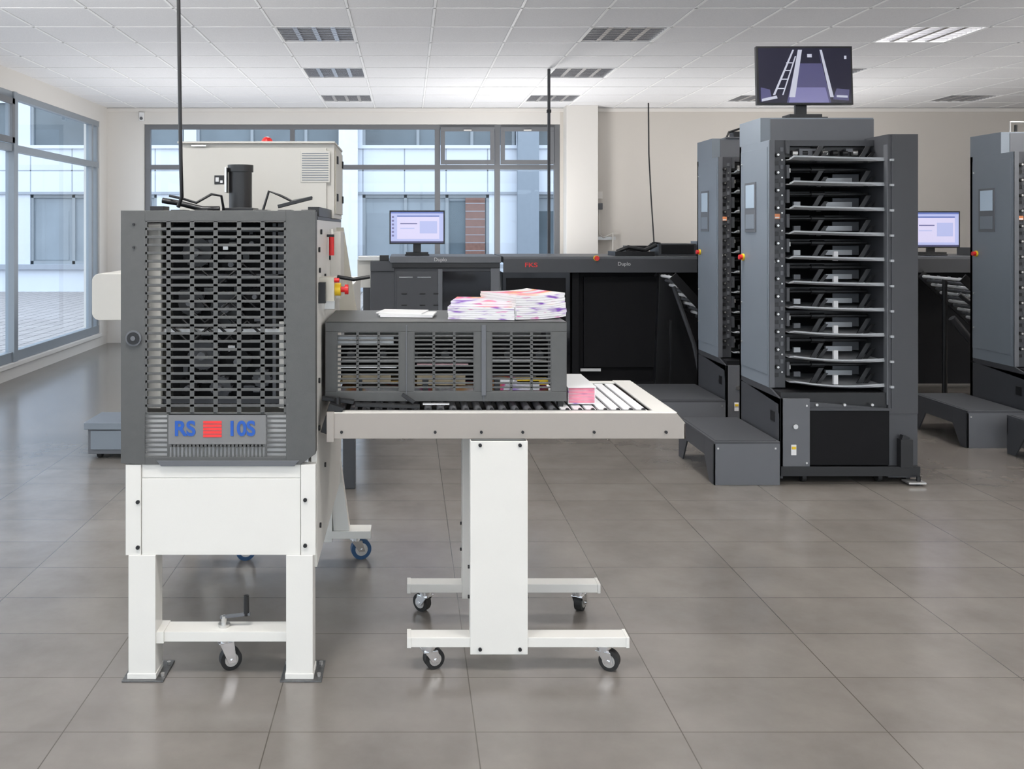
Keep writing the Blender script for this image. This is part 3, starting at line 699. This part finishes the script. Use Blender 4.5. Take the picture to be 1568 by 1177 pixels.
    b.box(2.21,2.24,5.274,5.28,0.165,0.225,PAPER); b.box(2.213,2.237,5.270,5.276,0.20,0.215,YEL); b.cyl((2.235,5.282,0.33),(2.235,5.27,0.33),0.014,STEEL,14)
    for z in (0.12,0.45): b.bolt(2.30,5.28,z,0.006,STEEL)
    b.box(2.83,2.90,5.25,5.294,0.10,0.26,BLACK); b.obox((2.86,5.27,0.265),(0.04,0.03,0.03),RY(0.3),BLACK)
    for i in range(3): b.cyl((2.36+i*0.16,5.287,0.455),(2.36+i*0.16,5.275,0.455),0.008,STEEL,10)
    for x in (2.30,2.74,2.90):
        for y in (5.33,5.85): b.cyl((x-0.012,y,0.027),(x+0.012,y,0.027),0.027,RUBBER,16); b.box(x-0.02,x+0.02,y-0.015,y+0.015,0.04,0.048,STEEL)
    b.box(2.86,2.96,5.22,5.30,0.012,0.022,STEEL); b.cyl((2.93,5.25,0.0),(2.93,5.25,0.05),0.012,BLACK,10)
    return b.done(0.0015)
t1 = tower_mesh()
def inst(o, dx, dy):
    n = bpy.data.objects.new(o.name.split('.')[0], o.data); scene.collection.objects.link(n); n.location = o.location + Vector((dx,dy,0))
    for md in o.modifiers:
        q = n.modifiers.new(md.name, md.type); q.width = md.width; q.segments = md.segments; q.limit_method = md.limit_method; q.angle_limit = md.angle_limit
    return n
t2 = inst(t1, 0.13, 1.28); t3 = inst(t1, 2.0, 0.82)

b = B('camera_head'); 
b.box(2.44,2.52,6.85,6.95,2.149,2.20,BLACK); b.tube([(2.40,6.9,2.15),(2.42,6.9,2.20),(2.50,6.9,2.225),(2.56,6.9,2.20),(2.58,6.9,2.15)],0.008,BLACK); b.box(2.38,2.60,6.84,6.96,2.148,2.158,GREY3); b.done(0.003)
b = B('metal_hanger_bracket')
b.tube([(4.28,6.5,2.15),(4.28,6.5,2.23),(4.46,6.5,2.23),(4.46,6.5,2.15)],0.008,STEEL); b.tube([(4.32,6.5,2.15),(4.32,6.5,2.21)],0.01,BLACK); b.tube([(4.42,6.5,2.15),(4.42,6.5,2.21)],0.01,BLACK); b.box(4.26,4.48,6.46,6.54,2.148,2.156,STEEL); b.done()

# step platforms
def step(x0,x1,y0,y1,h=0.25):
    b = B('step_platform')
    b.box(x0,x1,y0,y1,h-0.014,h,GREY2)
    b.box(x0+0.015,x1-0.015,y0+0.015,y1-0.015,h,h+0.003,GREY2)
    b.box(x0,x1,y0,y0+0.01,0.0,h-0.014,GREY3)
    b.box(x1-0.01,x1,y0+0.01,y1,0.0,h-0.014,GREY2)
    for seq in ([(y0,0),(y0+0.08,0),(y0+0.17,h*0.55),(y0+0.17,h-0.014),(y0,h-0.014)],[(y0+0.17,h*0.55),(y1-0.17,h*0.55),(y1-0.17,h-0.014),(y0+0.17,h-0.014)],[(y1-0.17,h*0.55),(y1-0.08,0),(y1,0),(y1,h-0.014),(y1-0.17,h-0.014)]):
        b.prism(seq,'x',x0,x0+0.01,GREY2)
    b.box(x0,x1,y1-0.01,y1,h*0.5,h-0.014,GREY2)
    for x in (x0+0.02,x1-0.03): b.box(x,x+0.01,y0-0.002,y0,h-0.045,h-0.035,STEEL)
    return b.done(0.002)
step(1.755,2.135,5.25,5.93); step(1.75,2.26,6.51,7.20); step(3.75,4.13,6.13,6.80); step(3.93,4.35,5.40,6.0)

# ------------------------------------------------------------------ monitors
def monitor(cx, y, cz, w, h, zbase, kind, tilt=0.0):
    b = B('desktop_monitor')
    b.box(cx-w/2,cx+w/2,y,y+0.03,cz-h/2,cz+h/2,BLACK)
    b.box(cx-w*0.3,cx+w*0.3,y+0.03,y+0.05,cz-h*0.3,cz+h*0.3,BLACK)
    e = 0.012; yy = y-0.001
    def q(u0,u1,v0,v1,mt,o=0.0):
        xa = cx-w/2+e+(w-2*e)*u0; xb = cx-w/2+e+(w-2*e)*u1; za = cz-h/2+e+(h-2*e)*v0; zb_ = cz-h/2+e+(h-2*e)*v1
        b.add([(xa,yy-o,za),(xb,yy-o,za),(xb,yy-o,zb_),(xa,yy-o,zb_)],[(0,1,2,3)],mt)
    def poly(pts, mt, o):
        b.add([(cx-w/2+e+(w-2*e)*u, yy-o, cz-h/2+e+(h-2*e)*v) for u,v in pts],[list(range(len(pts)))],mt)
    if kind == 'ui':
        q(0,1,0,1,SCR); q(0,1,0.95,1,SCRT,0.0004); q(0.12,0.92,0.12,0.86,SCRW,0.0004); q(0.12,0.92,0.84,0.88,SCRT,0.0006); q(0.55,0.88,0.3,0.7,SCR,0.0007); q(0.18,0.5,0.6,0.64,SCRM,0.0007); q(0.18,0.45,0.45,0.48,SCR,0.0007)
        q(0.0,1.0,0.0,0.05,SCRP,0.0005)
        for i in range(6): q(0.02,0.06,0.8-0.12*i,0.86-0.12*i,SCRM,0.0006)
    else:
        q(0,1,0,1,SCRD)
        poly([(0.30,0.0),(0.78,0.0),(0.655,0.97),(0.44,0.97)],SCRP,0.0004)
        poly([(0.32,0.0),(0.76,0.0),(0.72,0.28),(0.365,0.28)],SCRM,0.0006); poly([(0.40,0.72),(0.68,0.72),(0.655,0.97),(0.44,0.97)],SCRD,0.0006)
        poly([(0.325,0.10),(0.39,0.10),(0.475,0.97),(0.43,0.97)],SCRG,0.0008)
        poly([(0.77,0.10),(0.81,0.10),(0.69,0.97),(0.665,0.97)],SCRG,0.0008)
        poly([(0.15,0.14),(0.175,0.14),(0.39,0.97),(0.37,0.97)],SCRG,0.0008); poly([(0.25,0.14),(0.265,0.14),(0.41,0.85),(0.395,0.85)],SCRG,0.0008)
        for vv,ua,ub in ((0.25,0.19,0.28),(0.42,0.23,0.32),(0.58,0.27,0.35),(0.72,0.30,0.38)): q(ua,ub,vv,vv+0.018,SCRG,0.0009)
        poly([(0.02,0.02),(0.14,0.06),(0.12,0.24),(0.02,0.28)],SCRP,0.0007); poly([(0.03,0.02),(0.2,0.08),(0.19,0.13),(0.03,0.07)],SCRG,0.0008)
        poly([(0.80,0.06),(0.97,0.04),(0.98,0.24),(0.84,0.26)],SCRP,0.0007); poly([(0.84,0.10),(0.96,0.09),(0.96,0.13),(0.84,0.14)],SCRG,0.0009)
        poly([(0.53,0.83),(0.58,0.83),(0.58,0.89),(0.53,0.89)],SCRG,0.0009); q(0.93,0.955,0.80,0.86,SCRG,0.0009)
    if tilt:
        c = Vector((cx, y, cz)); T = Matrix.Translation(c) @ Matrix.Rotation(tilt,4,'X') @ Matrix.Translation(-c)
        b.v = [T @ p for p in b.v]
    b.box(cx-0.035,cx+0.035,y+0.05,y+0.075,zbase+0.01,cz,BLACK)
    b.box(cx-w*0.22,cx+w*0.22,y-0.03,y+0.14,zbase,zbase+0.012,BLACK); b.box(cx-0.10,cx+0.10,y-0.02,y+0.10,zbase+0.012,zbase+0.03,BLACK)
    return b.done(0.0015)
monitor(2.455,5.66,2.42,0.595,0.365,2.1485,'cam',-0.05)
monitor(0.08,8.18,1.485,0.495,0.30,1.232,'ui')
monitor(4.72,8.2,1.465,0.46,0.33,1.232,'ui')

# ------------------------------------------------------------------ booklet maker (rear left) and stitching line
b = B('booklet_maker')
b.box(-0.33,-0.12,8.0,8.7,0.02,1.10,GREY2); b.box(-0.33,-0.12,7.98,8.7,1.10,1.19,GREY2)
b.box(-0.12,0.80,8.0,8.75,0.02,1.13,GREY2)
b.box(-0.16,0.81,7.96,8.75,1.175,1.23,GREY3); b.box(-0.14,0.80,7.97,8.75,1.13,1.175,BLACK)
b.box(-0.10,0.26,7.985,8.0,0.25,1.10,GREY2); b.box(0.30,0.72,7.985,8.0,0.25,1.10,GLOSSB)
b.box(0.26,0.30,7.98,8.0,0.2,1.12,GREY3); b.box(0.72,0.80,7.98,8.0,0.05,1.13,GREY3)
for x0 in (-0.08,0.08): b.box(x0,x0+0.12,7.978,7.986,1.045,1.052,TRAYM)
for x in (-0.06,0.1,0.22):
    for z in (0.7,0.8,0.9): b.box(x,x+0.05,7.98,7.987,z,z+0.01,BLACK)
b.box(-0.45,-0.33,8.1,8.5,0.95,1.20,CABW); b.box(-0.44,-0.2,8.05,8.3,1.19,1.23,STEEL); b.box(-0.25,-0.17,8.0,8.1,1.19,1.24,BLACK); b.box(-0.4,-0.3,8.1,8.2,0.02,0.95,GREY2)
o = b.done(0.003); text_child(o,'maker_label','Duplo',(0.28,7.955,1.203),0.045,INK)

b = B('saddle_stitching_line')
b.box(0.83,6.8,7.98,8.85,1.175,1.23,GREY3); b.box(0.83,6.8,7.96,7.985,1.09,1.21,GREY2)
b.box(0.83,1.42,8.02,8.8,0.05,1.09,GLOSSB); b.box(0.86,1.38,8.005,8.02,0.2,1.04,BLACKM)
b.box(1.42,2.32,8.10,8.8,0.05,1.09,BLACKM); b.box(1.44,1.50,8.03,8.1,0.05,1.09,BLACKM); b.box(1.55,2.22,8.07,8.10,0.25,1.05,BLACKM)
b.box(1.42,2.3,8.04,8.8,0.02,0.12,BLACK); b.box(1.52,1.70,8.062,8.07,0.215,0.24,INK)
b.box(2.32,6.8,8.4,8.8,0.05,1.09,BLACKM)
b.cyl((1.64,7.98,1.215),(1.64,7.955,1.215),0.025,YEL,16); b.cyl((1.64,7.955,1.215),(1.64,7.93,1.215),0.02,RED,16); b.cyl((5.35,7.98,1.19),(5.35,7.93,1.19),0.02,RED,14)
# sloping conveyors
def slope(xa, za, xb, zb_, ya=7.7, yb=8.1):
    ang = math.atan2(zb_-za, xb-xa); L_ = math.hypot(xb-xa, zb_-za)
    n = int(L_/0.05)
    for i in range(n+1):
        u = i/n; x = xa+(xb-xa)*u; z = za+(zb_-za)*u
        b.cyl((x,ya,z),(x,yb,z),0.013,GREY3 if i%2 else ROLLER,10)
    for y in (ya,yb): b.obox(((xa+xb)/2,y,(za+zb_)/2),(L_+0.06,0.012,0.07),RY(-ang),BLACK)
    for k in range(4):
        y = ya+(yb-ya)*(k+0.5)/4; b.obox(((xa+xb)/2,y,(za+zb_)/2+0.018),(L_,0.04,0.003),RY(-ang),TRAYM)
slope(2.22,1.06,2.62,0.62,7.6,8.1); slope(4.45,1.06,5.05,0.50,7.3,7.9)
b.tube([(4.4,7.3,0.95),(4.9,7.25,0.55),(5.0,7.25,0.3)],0.02,GREY2); b.tube([(4.46,7.6,1.06),(4.46,7.6,0.02)],0.02,BLACK); b.tube([(4.4,7.4,0.75),(4.8,7.4,0.28)],0.03,GREY2)
b.prism([(2.20,1.08),(2.32,1.08),(2.62,0.05),(2.30,0.02),(2.16,0.02)],'y',8.0,8.08,BLACK)
b.tube([(2.25,7.75,0.98),(2.42,7.75,0.5),(2.52,7.75,0.02)],0.018,GREY2)
for x in (2.22,2.62): b.box(x-0.01,x+0.01,7.72,7.75,0.0,0.7,BLACK)
# things on top
b.box(2.22,2.55,8.1,8.4,1.23,1.34,GREY2); b.box(2.24,2.53,8.09,8.1,1.25,1.33,BLACK); b.box(1.83,2.18,8.08,8.38,1.23,1.27,BLACK)
b.tube([(1.85,8.1,1.27),(1.95,8.1,1.31),(2.1,8.1,1.28),(2.2,8.1,1.33)],0.018,BLACK); b.box(1.95,2.15,8.2,8.3,1.27,1.32,BLACK); b.tube([(2.1,8.12,1.29),(2.18,8.12,1.35),(2.24,8.12,1.34)],0.009,BLACK)
b.box(2.58,2.72,8.1,8.35,1.23,1.36,LGREY)
b.box(5.1,5.9,8.1,8.5,1.23,1.30,GREY2)
o = b.done(0.003); text_child(o,'line_label_red','FKS',(1.07,7.956,1.155),0.055,REDINK,bold=0.001,xs=1.3); text_child(o,'line_label','Duplo',(1.88,7.956,1.165),0.045,INK)

# ------------------------------------------------------------------ folding machine seen behind on the left
b = B('sheet_folding_machine')
def rrect(x0,x1,z0,z1,r,n=6):
    p = []
    for cx,cz,a0 in ((x1-r,z1-r,0),(x0+r,z1-r,90),(x0+r,z0+r,180),(x1-r,z0+r,270)):
        for i in range(n+1):
            a = math.radians(a0+90*i/n); p.append((cx+r*math.cos(a), cz+r*math.sin(a)))
    return p
b.prism(rrect(-1.99,-1.25,0.895,1.19,0.05),'y',5.75,6.2,CABW)
b.box(-1.78,-0.30,5.75,6.2,0.80,0.87,GREY3); b.box(-1.25,-0.32,5.3,6.15,0.87,1.15,WHITE)
b.box(-2.05,-1.7,5.85,6.15,0.03,0.20,GREY3); b.box(-2.07,-1.65,5.83,6.17,0.19,0.235,LGREY); b.box(-1.74,-1.66,5.95,6.05,0.2,0.80,GREY3); b.box(-1.7,-1.3,5.95,6.05,0.86,0.90,GREY3)
b.box(-2.03,-1.68,5.84,5.85,0.06,0.18,LGREY)
for x in (-2.0,-1.75): b.cyl((x,5.9,0.03),(x+0.03,5.9,0.03),0.03,RUBBER,14)
for x0,y0 in ((-0.37,5.17),(-0.42,6.0),(-1.3,5.3),(-1.3,6.0)): b.box(x0,x0+0.07,y0,y0+0.07,0.0,0.80,GREY2)
b.box(-1.3,-0.30,5.17,5.75,0.80,0.87,GREY2)
b.box(-0.36,-0.31,5.2,6.05,0.28,0.34,GREY2)
b.done(0.004)

# ------------------------------------------------------------------ ceiling drops and wall bits
b = B('cable_conduit'); yy = 8.90; x = 1.37
b.box(x-0.013,x+0.013,yy-0.013,yy+0.013,1.232,ZC-0.005,GREY2); b.box(x-0.02,x+0.02,yy-0.02,yy+0.02,2.6,2.63,BLACK); b.done()
b = B('power_cable'); b.tube([(2.97,11.3,ZC-0.005),(2.975,11.3,2.4),(3.0,11.3,1.9),(3.03,11.28,1.35),(3.05,11.25,0.8),(3.1,11.2,0.05)],0.009,BLACK,8); b.done()
b = B('wall_cable_duct'); b.box(2.405,2.43,YB-0.03,YB,0.3,ZC-0.06,GREY3); b.box(2.44,2.50,YB-0.05,YB,1.86,1.95,WALLW); b.box(2.44,2.50,YB-0.05,YB,1.72,1.80,GREY3)
b.tube([(2.46,YB-0.03,1.72),(2.46,YB-0.05,1.4),(2.5,YB-0.1,1.36),(2.62,YB-0.1,1.42),(2.62,YB-0.1,1.2)],0.008,WALLW)
b.box(2.42,2.66,YB-0.08,YB,1.33,1.37,STEEL); b.done()
b = B('motion_sensor'); b.box(-3.46,-3.40,YB-0.05,YB,2.86,2.97,PAPER); b.cyl((-3.43,YB-0.05,2.89),(-3.43,YB-0.06,2.89),0.02,GREY3,12); b.done(0.004)

# ------------------------------------------------------------------ light
w = bpy.data.worlds.new('World'); scene.world = w; w.use_nodes = True
nt = w.node_tree; bg = nt.nodes['Background']
tc = nt.nodes.new('ShaderNodeTexCoord'); sp = nt.nodes.new('ShaderNodeSeparateXYZ'); cr = nt.nodes.new('ShaderNodeValToRGB')
nt.links.new(tc.outputs['Generated'], sp.inputs[0]); nt.links.new(sp.outputs[2], cr.inputs[0]); nt.links.new(cr.outputs[0], bg.inputs[0])
cr.color_ramp.elements[0].color = (0.90,0.94,1.0,1); cr.color_ramp.elements[1].color = (0.72,0.84,1.0,1)
bg.inputs[1].default_value = 2.8

cam = bpy.data.cameras.new('camera'); co = bpy.data.objects.new('camera', cam); scene.collection.objects.link(co)
co.location = (0,0,1.47); co.rotation_euler = (math.pi/2,0,0)
cam.sensor_width = 36; cam.lens = 32.14; cam.shift_x = 0.1014; cam.shift_y = -0.1518; cam.clip_end = 200
scene.camera = co
scene.view_settings.view_transform = 'Standard'
scene.view_settings.exposure = 0.1
